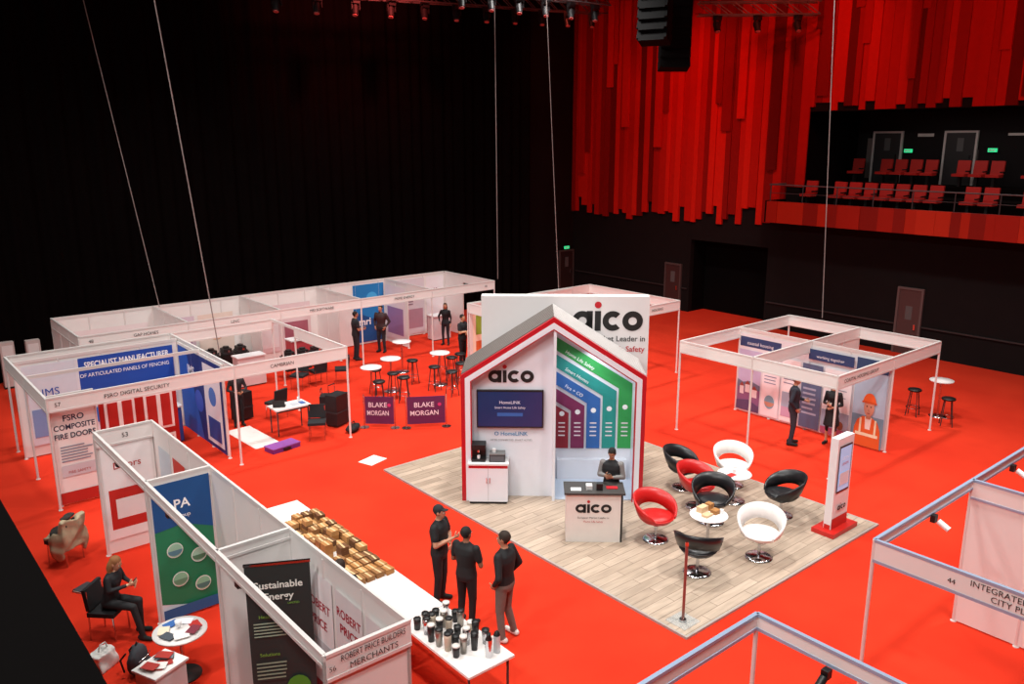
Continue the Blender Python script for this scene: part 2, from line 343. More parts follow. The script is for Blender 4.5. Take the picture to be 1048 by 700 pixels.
# red composite door display
g=B()
g.box(0,1.7,0,.08,0,2.15,M('door_red','#a81d18',.4))
for i in range(2):
    for (a,b,c,d) in((.1,.75,.15,.95),(.1,.75,1.1,2.0)):
        g.box(i*.85+a,i*.85+b,-.02,0,c,d,'#efeae8');g.box(i*.85+a+.06,i*.85+b-.06,-.03,-.02,c+.06,d-.06,H('#b3221c'))
        g.box(i*.85+a+.28,i*.85+b-.28,-.04,-.03,c+.06,d-.06,'#efeae8')
    g.box(i*.85+.04,i*.85+.07,-.07,0,.95,1.15,CHR)
g.make('red_door_display',(4.35,19.55,0))
# --- stand C right
g=S();X0,XM,X1,Y0,Y1=17.35,20.05,22.6,9.1,13.6
g.fas(X0,Y0,X0,Y1);g.fas(X0,Y0,X1,Y0,[("COASTAL HOUSING GROUP",.2)]);g.fas(X1,Y0,X1,Y1);g.fas(X0,Y1,X1,Y1)
g.fas(X0,11.35,X1,11.35)
for x,y in((X0,Y0),(X1,Y0),(X1,Y1),(X0,Y1),(X0,11.35)):g.post(x,y)
g.wall(XM,Y0,XM,Y1);g.wall(XM,11.35,X1,11.35,rail=False)
p=P(g,(XM-.02,13.55,.05),YR,4.4,2.35)
NV='#2a4270'
p.rect(0,0,1,.98,'#e4e3e8').rect(0,.82,.3,.94,NV).text(.15,.85,"coastal housing",.1,'#eef2f8',mw=1.1)
# landscape photo panel
p.rect(.0,.02,.17,.78,'#c3bcdc').rect(.0,.02,.17,.3,'#8a5f86').poly([(0,.3),(.17,.3),(.17,.36),(.1,.4),(.04,.37),(0,.4)],'#6f7a92')
for a,b_,w_ in((.02,.22,.03),(.06,.25,.035),(.11,.2,.04)):
    p.rect(a,b_,a+w_,b_+.1,'#e6dfe2').poly([(a-.004,b_+.1),(a+w_+.004,b_+.1),(a+w_/2,b_+.15)],'#9a4a42');p.l-=2
p.l+=2
p.poly([(0,.02),(.17,.02),(.17,.1),(.09,.16),(0,.13)],'#5a4a6e')
p.rect(.185,.02,.31,.78,'#f4f2f6').text(.247,.68,"A home",.07,'#2a4270',mw=.45).lines(.2,.3,.4,.64,6,'#7a86a8',.25).disc(.247,.2,.16,'#7fb4c8',ry=.2).disc(.247,.2,.16,'#c89a84',ry=.14,a0=PI,a1=2*PI)
p.rect(.325,.02,.45,.78,'#f6f4f6').text(.387,.68,"For you",.07,'#7a2452',mw=.45).lines(.34,.44,.45,.64,4,'#8a8fa8',.25).rect(.335,.08,.44,.38,'#a8c0d4').rect(.335,.08,.44,.2,'#c8a8c4')
p.rect(.465,.02,.6,.78,'#5a6c8c').text(.53,.56,"homes",.1,'#d5dbe6',mw=.5).lines(.48,.58,.15,.5,6,'#a9b6cc')
p.rect(.5,.84,.79,.96,NV).text(.64,.87,"working together",.08,'#eef2f8',mw=1.0).rect(.615,.02,.79,.78,'#f0f2f4').text(.7,.66,"Work with us",.08,'#1c2c4e',mw=.65).lines(.63,.77,.4,.6,5,'#9aa4b8',.25).rect(.615,.02,.79,.3,'#9fb6cc').disc(.66,.16,.09,'#c79078',ry=.12).disc(.74,.15,.09,'#8a5a42',ry=.12).rect(.615,.02,.79,.1,'#b05a7a')
# worker photo panel
p.rect(.81,0,1,.98,'#a9c4d8').rect(.81,.0,1,.35,'#6f93a8').rect(.81,.84,1,.98,'#27486f').text(.905,.87,"careers",.1,'#eef2f8',mw=.6)
p.poly([(.825,0),(.99,0),(.985,.2),(.965,.3),(.93,.34),(.875,.34),(.845,.29),(.83,.2)],'#d9632a').poly([(.89,.34),(.93,.34),(.925,.2),(.895,.2)],'#e9e4da').rect(.84,.12,.975,.155,'#e9e2c0').rect(.86,.155,.872,.32,'#e9e2c0').rect(.95,.155,.962,.32,'#e9e2c0')
p.rect(.897,.32,.925,.38,'#b07c60').disc(.911,.45,.14,'#c79078',ry=.24).disc(.911,.5,.17,'#e8662a',ry=.26,a0=0,a1=PI).rect(.867,.495,.955,.515,'#c9531f').disc(.899,.46,.018,'#2a1c14').disc(.923,.46,.018,'#2a1c14').disc(.911,.385,.045,'#9c5148',ry=.012).disc(.911,.42,.02,'#b57c64',ry=.03)
g.make('exhibition_stand')
# --- stand D back row
g=S();X0,X1,Y0,Y1=5.15,19.7,24.45,27.7
g.wall(X0,Y1,X1-.05,Y1)
g.wall(X0,Y0,X0,Y1,rail=False)
for k,x in enumerate((8.1,11.0,13.9,16.8)):
    g.wall(x,Y0+1.6 if k else Y0+1,x,Y1);g.fas(x,Y0,x,Y0+1.6 if k else Y0+1,());g.post(x,Y0)
g.wall(X1,Y0+2,X1,Y1);g.fas(X1,Y0,X1,Y0+2,());g.post(X1,Y0)
g.fas(X0,Y0,X1,Y0,[("48",.02),("GAP HOMES",.12),("LINC",.3),("MRI SOFTWARE",.5),("PRIME ENERGY",.72),("40",.97)])
g.fas(X0,Y0,X0,Y1,())
P(g,(15.4,Y1-.02,.1),XR,1.35,2.25).rect(0,0,1,1,'#1877b8').poly([(0,.0),(1,0),(1,.3),(0,.55)],'#0f4f8c').text(.35,.3,"mri",.28,'#ffffff',bold=.02,mw=.8).disc(.6,.75,.25,'#3fa4de')
P(g,(16.95,Y1-.02,.1),XR,1.7,2.25).rect(0,0,1,1,'#d8cfd6').rect(.05,.1,.95,.45,'#b58a9a').text(.5,.8,"Prime",.15,'#7b3a5a').lines(.1,.9,.5,.7,4,'#8d7484').disc(.3,.3,.25,'#5b6b9a')
P(g,(18.75,Y1-.02,.1),XR,.85,2.25).rect(0,0,1,1,'#e9e4e8').rect(0,0,1,.3,'#8e2a4a').text(.5,.7,"40",.2,'#8e2a4a')
P(g,(16.78,27.6,.2),YR,1.4,2.1).rect(0,0,1,1,'#e9dfe4').rect(.1,.1,.9,.6,'#9a7aa8')
P(g,(11.3,Y1-.02,.3),XR,2.3,1.7).rect(0,0,1,1,'#ddc6c8').rect(.05,.1,.45,.6,'#eadfe0').rect(.55,.1,.95,.6,'#a25a6a').text(.5,.72,"LINC",.18,'#8c2a3a',bold=.02)
P(g,(8.3,Y1-.02,.3),XR,2.4,1.7).rect(0,0,.45,1,'#d8c4d0').rect(.5,0,1,1,'#e6d2c6').text(.22,.75,"GAP",.16,'#7a3a6a').disc(.75,.6,.25,'#d9a88a').rect(.05,.1,.4,.5,'#b890ac')
P(g,(5.5,Y1-.02,.3),XR,2.4,1.7).rect(0,0,1,1,'#e8dada').rect(.05,.1,.45,.8,'#cfa8ac').rect(.55,.3,.95,.8,'#b4bccc')
g.make('exhibition_stand')
# --- stand F behind the sign
g=S();X0,X1,Y0,Y1=16.2,21.9,17.3,21.5
g.fas(X0,Y0,X1,Y0,[("HOUSING",.8)]);g.fas(X1,Y0,X1,Y1);g.fas(X0,Y0,X0,Y1);g.fas(X0,Y1,X1,Y1)
for x,y in((X0,Y0),(X1,Y0),(X1,Y1),(X0,Y1)):g.post(x,y)
g.wall(X0,Y1-.1,X1-1,Y1-.1)
P(g,(16.3,Y1-.12,.1),XR,1.3,2.2).rect(0,0,1,1,'#f0dfc8').rect(.1,.1,.5,.5,'#d06a3a').rect(.5,.4,.9,.9,'#3a7ab0').rect(.1,.6,.45,.9,'#8ab03a').rect(.55,.1,.9,.35,'#b03a6a')
g.make('exhibition_stand')
# --- stand A right foreground
g=S();g.trim=BALU;X0,X1,Y0,Y1=10.3,17.0,.9,4.67
g.fas(X0,Y0,X0,Y1,(),2.2);P(g,(X0-.02,Y1,2.2),YR,3.77,.3).text(.27,.35,"44",.07,'#1a1a1a').text(.5,.57,"INTEGRATED SOLUTIONS",.08,'#1a1a1a').text(.5,.2,"CITY PLUMBING",.08,'#1a1a1a')
g.fas(X0,Y1,X1,Y1,(),2.36);g.fas(X0,Y0,X1,Y0,())
g.post(X0,Y1);g.post(X0,Y0);g.wall(13.45,Y0,13.45,Y1,rail=False);g.fas(13.45,Y0,13.45,Y1,())
for x in(12,15,16.5):
    g.box(x-.05,x+.05,Y1-.09,Y1-.02,2.25,2.36,BLK);g.cyl((x,Y1-.12,2.28),(x,Y1-.28,2.2),.045,'#e8e8e8',seg=10)
P(g,(13.43,3.6,.1),YR,1.2,1.6).rect(0,.0,1,1,'#f1e8e6').rect(.2,.2,.8,.5,'#d98d7c')
g.make('exhibition_stand')
# --- stand B bottom
g=S();g.trim=BALU;X0,X1,Y0,Y1=4.6,7.55,1.6,4.65
g.fas(X0,Y1,X1,Y1,(),2.32);g.fas(X1,Y0,X1,Y1,(),2.32);g.rail(X0,Y0,X1,Y0);g.rail(X0,Y0,X0,Y1)
for x,y in((X0,Y0),(X1,Y0),(X1,Y1),(X0,Y1)):g.post(x,y)
g.box(X1-.12,X1-.03,3.7,3.78,2.2,2.3,BLK);g.cyl((X1-.12,3.74,2.22),(X1-.28,3.74,2.12),.045,BLK,seg=10)
g.make('exhibition_stand')
# ------------------------------------------------------------ wooden platform
def platform():
    m=bpy.data.materials.new('laminate_planks');m.use_nodes=True;nt=m.node_tree;b=nt.nodes['Principled BSDF']
    tc=nt.nodes.new('ShaderNodeTexCoord');br=nt.nodes.new('ShaderNodeTexBrick')
    br.inputs['Scale'].default_value=1;br.inputs['Brick Width'].default_value=1.2;br.inputs['Row Height'].default_value=.19;br.inputs['Mortar Size'].default_value=.006
    br.inputs['Color1'].default_value=(*lin('#c2ae9b'),1);br.inputs['Color2'].default_value=(*lin('#a89583'),1);br.inputs['Mortar'].default_value=(*lin('#7c6a5c'),1)
    br.offset=.37;nt.links.new(tc.outputs['Object'],br.inputs['Vector'])
    mp=nt.nodes.new('ShaderNodeMapping');mp.inputs['Scale'].default_value=(1.2,9,1);nt.links.new(tc.outputs['Object'],mp.inputs['Vector'])
    n=nt.nodes.new('ShaderNodeTexNoise');n.inputs['Scale'].default_value=1.6;n.inputs['Detail'].default_value=6;nt.links.new(mp.outputs['Vector'],n.inputs['Vector'])
    mr=nt.nodes.new('ShaderNodeMapRange');mr.inputs['From Min'].default_value=.3;mr.inputs['From Max'].default_value=.7;mr.inputs['To Min'].default_value=.82;mr.inputs['To Max'].default_value=1.12
    nt.links.new(n.outputs['Fac'],mr.inputs['Value']);vm=nt.nodes.new('ShaderNodeVectorMath');vm.operation='SCALE'
    nt.links.new(br.outputs['Color'],vm.inputs[0]);nt.links.new(mr.outputs['Result'],vm.inputs['Scale']);nt.links.new(vm.outputs['Vector'],b.inputs['Base Color'])
    b.inputs['Roughness'].default_value=.45
    g=B();g.box(9.69,15.85,7.2,16.2,0,.04,m);a=H('#a7a09a',.4)
    g.box(9.65,9.69,7.16,16.24,0,.042,a);g.box(15.85,15.89,7.16,16.24,0,.042,a);g.box(9.69,15.85,7.16,7.2,0,.042,a);g.box(9.69,15.85,16.2,16.24,0,.042,a)
    g.make('wooden_platform')
platform()
PZ=.042
# ------------------------------------------------------------ house booth
RED=M('signal_red','#b3101f',.4);HW=M('house_white','#dde0e8',.5,var=.02)
HR=-math.radians(41.6)
def logo(p,x,y,h,mw=None,c='#121212'):
    # rounded heavy lower-case lettering: a i c o ; (x,y) = centre / baseline in panel units
    W_=mw or 2.9*h;t=.3*h;u=(W_-t)/3.14;rx=u*.5;ry=h/2
    X=x*p.w-W_/2;Y=y*p.h+ry
    P_=lambda a,b:(a/p.w,b/p.h)
    p.ring(*P_(X+rx,Y),rx,ry,t,c);p.l-=1;p.rect(*P_(X+2*rx-t,Y-ry),*P_(X+2*rx,Y+ry),c);p.l-=1
    xi=X+u*1.1;p.rect(*P_(xi,Y-ry),*P_(xi+t,Y+ry),c);p.l-=1;p.disc(*P_(xi+t/2,Y+ry+.3*h),.17*h,'#b3101f');p.l-=1
    xc=xi+t+u*.08+rx;p.ring(*P_(xc,Y),rx,ry,t,c,.8,2*PI-.8);p.l-=1
    p.ring(*P_(X+W_-rx,Y),rx,ry,t,c)
g=B();W,E,A=3.92,2.83,4.1;sl=(A-E)/(W/2)
def arch(y0,y1,o0,o1,mat,zb=0.):
    k=math.sqrt(1+sl*sl)
    def L(o): return [(o,zb),(o,E-k*o+sl*o),(W/2,A-k*o)]
    a,b=L(o0),L(o1)
    for q in(0,1):
        f=(lambda p:p) if q==0 else (lambda p:(W-p[0],p[1]))
        g.prism([f(a[0]),f(a[1]),f(b[1]),f(b[0])],y0,y1,mat);g.prism([f(a[1]),f(a[2]),f(b[2]),f(b[1])],y0,y1,mat)
arch(0,.1,0,.09,RED);arch(-.01,.09,.09,.2,HW);arch(.0,.1,.2,.225,RED)
arch(.1,1.5,.06,.13,HW)
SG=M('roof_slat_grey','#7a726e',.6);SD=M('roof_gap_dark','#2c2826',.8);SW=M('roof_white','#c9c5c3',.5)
for q in(0,1):
    f=(lambda p:p) if q==0 else (lambda p:(W-p[0],p[1]))
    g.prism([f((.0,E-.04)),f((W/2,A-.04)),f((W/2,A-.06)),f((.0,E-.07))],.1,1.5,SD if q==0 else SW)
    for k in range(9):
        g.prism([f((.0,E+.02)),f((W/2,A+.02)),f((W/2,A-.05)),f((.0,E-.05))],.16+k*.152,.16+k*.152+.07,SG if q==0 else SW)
# front left wall
g.prism([(.13,0),(2.0,0),(2.0,A-.16),(W/2,A-.16),(.13,E-.05)],.28,.36,HW)
g.box(1.96,2.02,.02,1.4,0,A-.18,HW)
g.prism([(2.02,0),(3.8,0),(3.8,E-.06),(2.02,A-.2)],1.32,1.4,HW)
g.prism([(.13,0),(1.96,0),(1.96,A-.16),(.13,E-.05)],1.32,1.4,HW)
p=P(g,(.13,.27,0),XR,1,1)
logo(p,.93,2.62,.27,.98)
p.text(.93,1.42,"O HomeLINK",.09,'#2f7fb0',bold=.01,mw=1.1).text(.93,1.3,"WE'RE CONNECTED. SMART HOMES",.04,'#555555',mw=.95)
# tv
g.box(.32,1.76,.2,.28,1.62,2.46,BLK);p=P(g,(.35,.2,1.65),XR,1.38,.78).rect(0,0,1,1,M('tv_screen','#16284e',.2,emit=.5)).text(.5,.52,"Smart Home Life Safety",.05,'#e8eefc').rect(.3,.3,.7,.4,'#2f5fa8').text(.5,.66,"HomeLINK",.07,'#e8eefc')
# gable chevrons
cs=['#2f9a4c','#1f8f86','#2b62a8','#7a2452','#8c1428']
p=P(g,(0,1.31,0),XR,1,1)
for k,c in enumerate(cs):
    xo=3.79-.36*k;xi=xo-.31
    def zl(x,kk=k): return 3.42-.62*(x-2.0)-.40*kk
    p.poly([(2.03,zl(2.03)-.31),(xi,zl(xi)-.31),(xi,.75),(xo,.75),(xo,zl(xo)),(2.03,zl(2.03))],c)
    for j in range(4): p.rect(xi+.08,1.05+j*.1,xo-.08,1.08+j*.1,'#e9dfe4');p.l-=1
    p.disc((xi+xo)/2,1.75-.04*k,.06,'#f3f3f3')
for k in range(3):
    q=P(g,(2.25,1.28,3.42-.62*.25-.40*k-.24),(1,0,-.62),1,1,u=(.62,0,1));q.text(0,0,["Home Life Safety","Smart Homes","Fire + CO"][k],.08,'#f5f5f5','l',mw=[1.1,.7,.5][k])
g.box(2.02,3.8,.1,1.32,0,.02,M('alcove_floor','#b9c4d4',.4))
g.box(2.1,3.7,1.2,1.32,0,.5,HW)
g.make('house_shaped_display_booth',(10.03,13.60,PZ),HR)
g=B();g.box(.0,3.8,.0,.3,0,4.25,M('sign_white','#d6d3d3',.5,var=.02))
p=P(g,(0,0,0),XR,1,1);logo(p,2.86,3.46,.46,mw=1.6)
p.text(3.72,3.22,"European Market Leader in",.13,'#222222','r',bold=.01,mw=1.95).text(3.72,2.98,"Home Life Safety",.13,'#b3101f','r',bold=.01,mw=1.3)
g.make('freestanding_sign_wall',(10.03+.35*.748+1.62*.664,13.6-.35*.664+1.62*.748,PZ),HR)
# cabinet + coffee machine
def hp(x,y,z=PZ): return (10.03+x*.748+y*.664,13.6-x*.664+y*.748,z)
g=B();g.box(0,.84,0,.42,.06,.9,HW);g.box(.02,.82,.03,.4,0,.06,BLK);g.box(-.02,.86,-.02,.43,.9,.94,'#d8d8da')
g.box(.418,.422,-.004,0,.08,.88,'#777777');g.box(.38,.395,-.03,0,.5,.62,CHR);g.box(.445,.46,-.03,0,.5,.62,CHR);g.box(0,.84,-.003,0,.83,.9,RED)
g.make('storage_cabinet',hp(.16,-.18),HR)
g=B();g.box(0,.3,0,.3,0,.06,BLK);g.box(0,.3,.15,.3,.06,.36,BLK);g.box(0,.3,0,.3,.27,.38,BLK);g.cyl((.15,.07,.2),(.15,.07,.27),.03,CHR);g.lathe([(.03,0),(.035,.07)],(.15,.07,.06),H('#eeeeee'));g.make('coffee_machine',hp(.22,-.1,PZ+.94),HR)
g=B();g.box(0,.34,0,.26,0,.16,'#2a2a2c');g.box(.02,.32,-.005,0,.02,.14,'#55585c');g.box(0,.34,0,.26,.16,.18,'#6a6a6a');g.cyl((.1,.13,.18),(.1,.13,.26),.04,'#dddddd');g.make('drinks_tray_box',hp(.6,-.1,PZ+.94),HR)
# counter
g=B();g.box(0,1.06,0,.5,0,1.0,M('counter_white','#dcd7d2',.5));g.box(1.06,1.1,0,.5,0,1.0,BLK);g.box(-.04,1.14,-.04,.54,1.0,1.04,'#3a3634');g.box(.02,1.04,.02,.48,.0,.05,BLK)
p=P(g,(0,0,0),XR,1.06,1);logo(p,.5,.62,.18,mw=.7);p.text(.5,.5,"European Market Leader in",.04,'#333333').text(.5,.42,"Home Life Safety",.04,'#b3101f')
g.make('reception_counter',(10.43,10.75,PZ),HR)
g=B();g.box(0,.2,0,.14,0,.01,'#e8e8e8');g.box(.3,.42,.05,.2,0,.08,'#c9c9c9');g.box(.5,.62,.02,.12,0,.14,BLK);g.box(.7,.92,.1,.22,0,.015,'#b3101f');g.make('counter_leaflets',(10.55,10.75,PZ+1.04),HR)
# totem
g=B();g.box(-.47,.47,-.24,.24,0,.09,M('totem_red','#c4231c',.4));g.box(-.3,.3,-.08,.08,.09,2.0,M('totem_white','#e6e6e8',.4));
p=P(g,(-.3,-.081,.09),XR,.6,1.9).rect(.0,.0,1,.12,'#c4231c').rect(.1,.4,.9,.92,BLK).rect(.14,.42,.86,.9,M('totem_screen','#8fb4d8',.2,emit=.5)).text(.5,.76,"LISTEN",.06,'#ffffff').text(.5,.7,"LEARN",.06,'#c4231c').rect(.2,.48,.8,.62,'#dfe8f2');logo(p,.5,.2,.1,.32)
P(g,(-.301,.08,.09),YR,.16,1.9).rect(.1,0,.9,.05,'#c4231c')
g.make('information_kiosk',(15.0,7.65,PZ))
g=B();g.box(-.2,.2,-.2,.2,0,.015,GLS);g.cyl((0,0,.015),(0,0,.04),.06,CHR);g.cyl((0,0,.03),(0,0,1.35),.024,M('pole_copper','#8a6862',.3,.6));g.cyl((0,0,1.35),(0,0,1.42),.03,CHR);g.make('barrier_post',(9.98,7.5,PZ))
# ------------------------------------------------------------ tub chairs
def tub(col,x,y,face,z=PZ):
    c=M('leather_'+col[1:],col,.35);g=B()
    g.lathe([(.0,0),(.24,0),(.24,.012),(.2,.03),(.05,.045),(.0,.05)],(0,0,0),CHR,24);g.cyl((0,0,.03),(0,0,.34),.028,CHR);g.cyl((0,0,.3),(0,0,.35),.1,BLK)
    g.lathe([(.0,.33),(.16,.34),(.27,.39),(.32,.45),(.33,.47),(.31,.475),(.29,.46)],(0,0,0),c,28)
    g.lathe([(.29,.44),(.3,.47),(.26,.5),(.14,.515),(0,.515)],(0,.0,0),c,28)
    n=36;vs=[];fs=[];mx=math.radians(138)
    def ring(t):
        ph=-mx+2*mx*t;u=abs(ph)/mx
        zu=.49+.36*(math.cos(u*PI/2))**.8;zl=.45+.14*max(0,math.cos(min(1,u*1.5)*PI/2))
        return ph,zl,zu
    for i in range(n+1):
        ph,zl,zu=ring(i/n)
        for (zz,off) in((zl,0),((zl+zu)/2,.0),(zu,0),(zu,.035),((zl+zu)/2,.045),(zl,.035)):
            r=.305+.28*(zz-.45)+off;a=-PI/2+ph;vs.append((r*math.cos(a),r*math.sin(a),zz+(.01 if off==.045 else 0)))
    for i in range(n):
        for k in range(6): fs.append((i*6+k,i*6+(k+1)%6,(i+1)*6+(k+1)%6,(i+1)*6+k))
    fs+=[tuple(range(6)),tuple(range(n*6+5,n*6-1,-1))]
    g.add(vs,fs,c,True)
    return g.make('tub_chair',(x,y,z),math.radians(face-90),1.08)
CF=lambda d: 49.9-d   # 0 away from gallery, 90 right
tub('#c11d1c',11.86,9.68,CF(150));tub('#c11d1c',13.72,10.1,CF(140));tub('#e6e2df',12.8,7.95,CF(200));tub('#e6e2df',15.25,10.3,CF(180))
tub('#17171a',13.35,9.45,CF(195));tub('#17171a',11.45,8.35,CF(20));tub('#17171a',14.3,10.95,CF(120));tub('#17171a',14.7,8.7,CF(260))
def ctable(x,y,r=.4,h=.62,top='#eceaea'):
    g=B();g.lathe([(0,0),(.26,0),(.26,.012),(.05,.03),(0,.03)],(0,0,0),CHR,24);g.cyl((0,0,.02),(0,0,h),.03,CHR);g.lathe([(0,h),(r,h),(r+.008,h+.012),(r,h+.025),(0,h+.025)],(0,0,0),H(top),32)
    g.make('round_cafe_table',(x,y,PZ))
ctable(14.55,9.78,.36);ctable(12.45,8.88,.36)
g=B()
for i,(a,b,w) in enumerate(((-.2,-.1,.2),(.05,-.12,.16),(-.1,.1,.22),(.12,.06,.12))): g.box(a,a+w,b,b+.13,0,.05+.03*i,WOODB if i%2 else H('#d8b890'))
g.cyl((.2,-.15,0),(.2,-.15,.09),.035,'#f0f0f0');g.make('food_boxes',(12.45,8.88,PZ+.645))
g=B();g.cyl((0,0,0),(0,0,.09),.035,'#f0f0f0');g.cyl((.15,.1,0),(.15,.1,.09),.035,'#f0f0f0');g.box(-.25,-.05,-.1,.05,0,.01,'#c4231c');g.make('coffee_cups',(14.55,9.78,PZ+.645))
# ------------------------------------------------------------ high tables and stools
def htable(x,y,h=1.05,r=.32):
    g=B();g.lathe([(0,0),(.24,0),(.24,.015),(.05,.03),(0,.03)],(0,0,0),CHR,20);g.cyl((0,0,.02),(0,0,h),.03,CHR);g.lathe([(0,h),(r,h),(r,h+.03),(0,h+.03)],(0,0,0),H('#e3dcdb'),28);g.make('poseur_table',(x,y,0))
def stool(x,y,h=.74):
    g=B()
    g.lathe([(0,h),(.17,h),(.19,h+.03),(.17,h+.06),(0,h+.065)],(0,0,0),BLK,20)
    for i in range(4):
        a=PI/4+i*PI/2;g.cyl((.12*math.cos(a),.12*math.sin(a),h),(.21*math.cos(a),.21*math.sin(a),0),.014,H('#3a3233',.4),seg=6)
    n=16;g.path([(.185*math.cos(2*PI*i/n),.185*math.sin(2*PI*i/n),.25) for i in range(n+1)],.01,CHR,6)
    g.make('bar_stool',(x,y,0),random.random())
for x,y in((13.3,21.7),(14.9,21.3),(12.3,21.2),(14.8,23.4),(24.0,9.5)): htable(x,y)
for x,y in((14.4,20.9),(14.5,20.1),(15.5,21.5),(15.3,20.7),(13.0,21.1),(13.0,20.5),(12.2,20.6),(12.8,21.8),(15.6,22.2),(16.0,21.7),(14.3,22.0),(23.35,9.0),(23.5,10.0)): stool(x,y)
def banner(x,y,rz,w):
    g=B()
    for sx in(-w/2,w/2): g.cyl((sx,0,0),(sx,0,.95),.02,CHR,seg=8);g.cyl((sx,0,0),(sx,0,.02),.13,CHR,seg=16)
    g.box(-w/2+.03,w/2-.03,-.006,.006,.12,.9,M('purple_banner','#5a1c4c',.6))
    P(g,(-w/2+.03,-.007,.12),XR,w-.06,.78).text(.45,.62,"BLAKE",.14,'#e6dbe4',bold=.01,mw=w*.6).text(.45,.32,"MORGAN",.14,'#e6dbe4',bold=.01,mw=w*.7).disc(.85,.7,.05,'#c42a6a')
    g.make('cafe_barrier_banner',(x,y,0),rz)
banner(11.2,18.95,-.75,.85);banner(12.2,18.15,-.55,1.1)
# ------------------------------------------------------------ tables with boxes / tumblers
def trestle(x0,x1,y0,y1,name='trestle_table',h=.75):
    g=B();g.box(x0,x1,y0,y1,h-.035,h,M('table_white','#e4dfdc',.5))
    for x in(x0+.06,x1-.06):
        for y in(y0+.08,y1-.08): g.cyl((x,y,0),(x,y,h-.035),.018,H('#3c3c3e',.4),seg=8)
    g.box(x0+.05,x1-.05,y0+.07,y0+.09,h-.1,h-.035,BLK);g.box(x0+.05,x1-.05,y1-.09,y1-.07,h-.1,h-.035,BLK);g.make(name)
for k in range(4): trestle(5.8,6.6,7.78+k*1.68,7.78+k*1.68+1.66)
g=B()
tc=[BLK,CHR,BLK,M('steel_tumbler','#9a948c',.3,.8),H('#c9b8a4')]
for i in range(24):
    x=((i*7)%4)*.17-.22+random.uniform(-.03,.03);y=-.5+(i//4)*.19+random.uniform(-.03,.03)
    h=random.choice((.16,.2,.25));m=tc[i%5];r=.055
    g.lathe([(0,0),(r*.8,0),(r,h*.8),(r,h),(0,h)],(x,y,0),m,14);g.lathe([(0,h),(r*1.05,h),(r,h+.02),(0,h+.025)],(x,y,0),H('#d9d4ce') if i%3==0 else BLK,14)
g.make('travel_tumblers',(6.15,8.75,.751))
g=B();g.cyl((0,0,0),(0,0,.27),.05,CHR);g.lathe([(.05,0),(.03,.05),(.03,.09),(0,.09)],(0,0,.27),BLK);g.cyl((.16,.02,0),(.16,.02,.26),.05,H('#bfc3c6',.3));g.lathe([(.05,0),(.03,.05),(0,.08)],(.16,.02,.26),BLK);g.make('vacuum_flask',(6.3,7.98,.751))
# stacked cardboard boxes with taped lids
g=B();CM=[WOODB,M('card_light','#b98a55',.8,var=.15),M('card_mid','#8f6238',.8,var=.15),M('card_dark','#6a4426',.8,var=.15)]
for iy in range(13):
    for ix in range(4):
        if random.random()<.12: continue
        z=0.;cx_=-.27+ix*.18+random.uniform(-.012,.012);cy_=-1.42+iy*.215+random.uniform(-.02,.02)
        for lv in range(random.choice((1,1,2,2,3)) if iy>2 else 1):
            h=random.uniform(.07,.1);R=Matrix.Rotation(random.uniform(-.12,.12),3,'Z');m=random.choice(CM)
            g.obox((cx_,cy_,z+h/2),(.145,.18,h),m,R);g.obox((cx_,cy_,z+h+.001),(.03,.18,.002),H('#d8b98a'),R);z+=h+.002
g.make('stacked_cardboard_boxes',(6.2,12.3,.752))
# ------------------------------------------------------------ remesh helpers
def remesh(b,vox,it=3):
    me=bpy.data.meshes.new('tmp');me.from_pydata([tuple(v) for v in b.v],[],b.f);me.update()
    ob=bpy.data.objects.new('tmp',me);bpy.context.scene.collection.objects.link(ob)
    r=ob.modifiers.new('r','REMESH');r.mode='VOXEL';r.voxel_size=vox
    s=ob.modifiers.new('s','SMOOTH');s.factor=.5;s.iterations=it
    dg=bpy.context.evaluated_depsgraph_get();ev=ob.evaluated_get(dg);m=ev.to_mesh()
    n=len(m.vertices);co=np.empty(n*3,'f');m.vertices.foreach_get('co',co);co=co.reshape(-1,3).copy()
    fs=[tuple(p.vertices) for p in m.polygons];ev.to_mesh_clear();bpy.data.objects.remove(ob);bpy.data.meshes.remove(me)
    return co,fs
def cloth(build,amp,freq,vox=.02,seed=0,zmin=None):
    b=B();build(b);co,fs=remesh(b,vox,4)
    for i in range(len(co)):
        q=V(co[i].tolist());d=noise.noise_vector(q*freq+V((seed,0,0)));r=abs(noise.noise(V((q.x*freq*2.2,q.y*freq*2.2,q.z*freq*.6+seed))))
        co[i]+=np.array(d)*amp-np.array([0,0,r*amp*.6])
    if zmin is not None: co[:,2]=np.maximum(co[:,2],zmin)
    return co.tolist(),fs
# ------------------------------------------------------------ bottom-left clutter
def cchair(x,y,rz,z=0):
    g=B()
    for sx in(-.2,.2):
        g.cyl((sx,.2,0),(sx,.18,.45),.013,CHR,seg=6);g.cyl((sx,-.22,0),(sx,-.2,.85),.013,CHR,seg=6)
    g.obox((0,0,.46),(.46,.44,.07),M('chair_fabric','#1b1b1e',.85));g.obox((0,-.22,.7),(.44,.06,.36),M('chair_fabric','#1b1b1e',.85),Matrix.Rotation(.12,3,'X'))
    g.make('conference_chair',(x,y,z),rz)
SITA=CF(95)
cchair(2.75,16.3,.6);cchair(2.72,13.22,math.radians(SITA-90));cchair(9.5,19.3,2.6);cchair(9.4,21.6,.3)
def coatb(b):
    b.obox((0,-.22,.62),(.56,.13,.62),'#ffffff',Matrix.Rotation(.1,3,'X'));b.obox((.03,.02,.53),(.52,.44,.09),'#ffffff');b.obox((.1,.24,.42),(.3,.07,.26),'#ffffff');b.ell((-.28,-.1,.42),(.07,.16,.3),'#ffffff');b.ell((.28,-.2,.45),(.06,.1,.28),'#ffffff')
co,fs=cloth(coatb,.055,5,.022,3,.03);g=B();g.add(co,fs,M('beige_coat','#a8987c',.9,var=.2,scale=7,bump=.4),True)
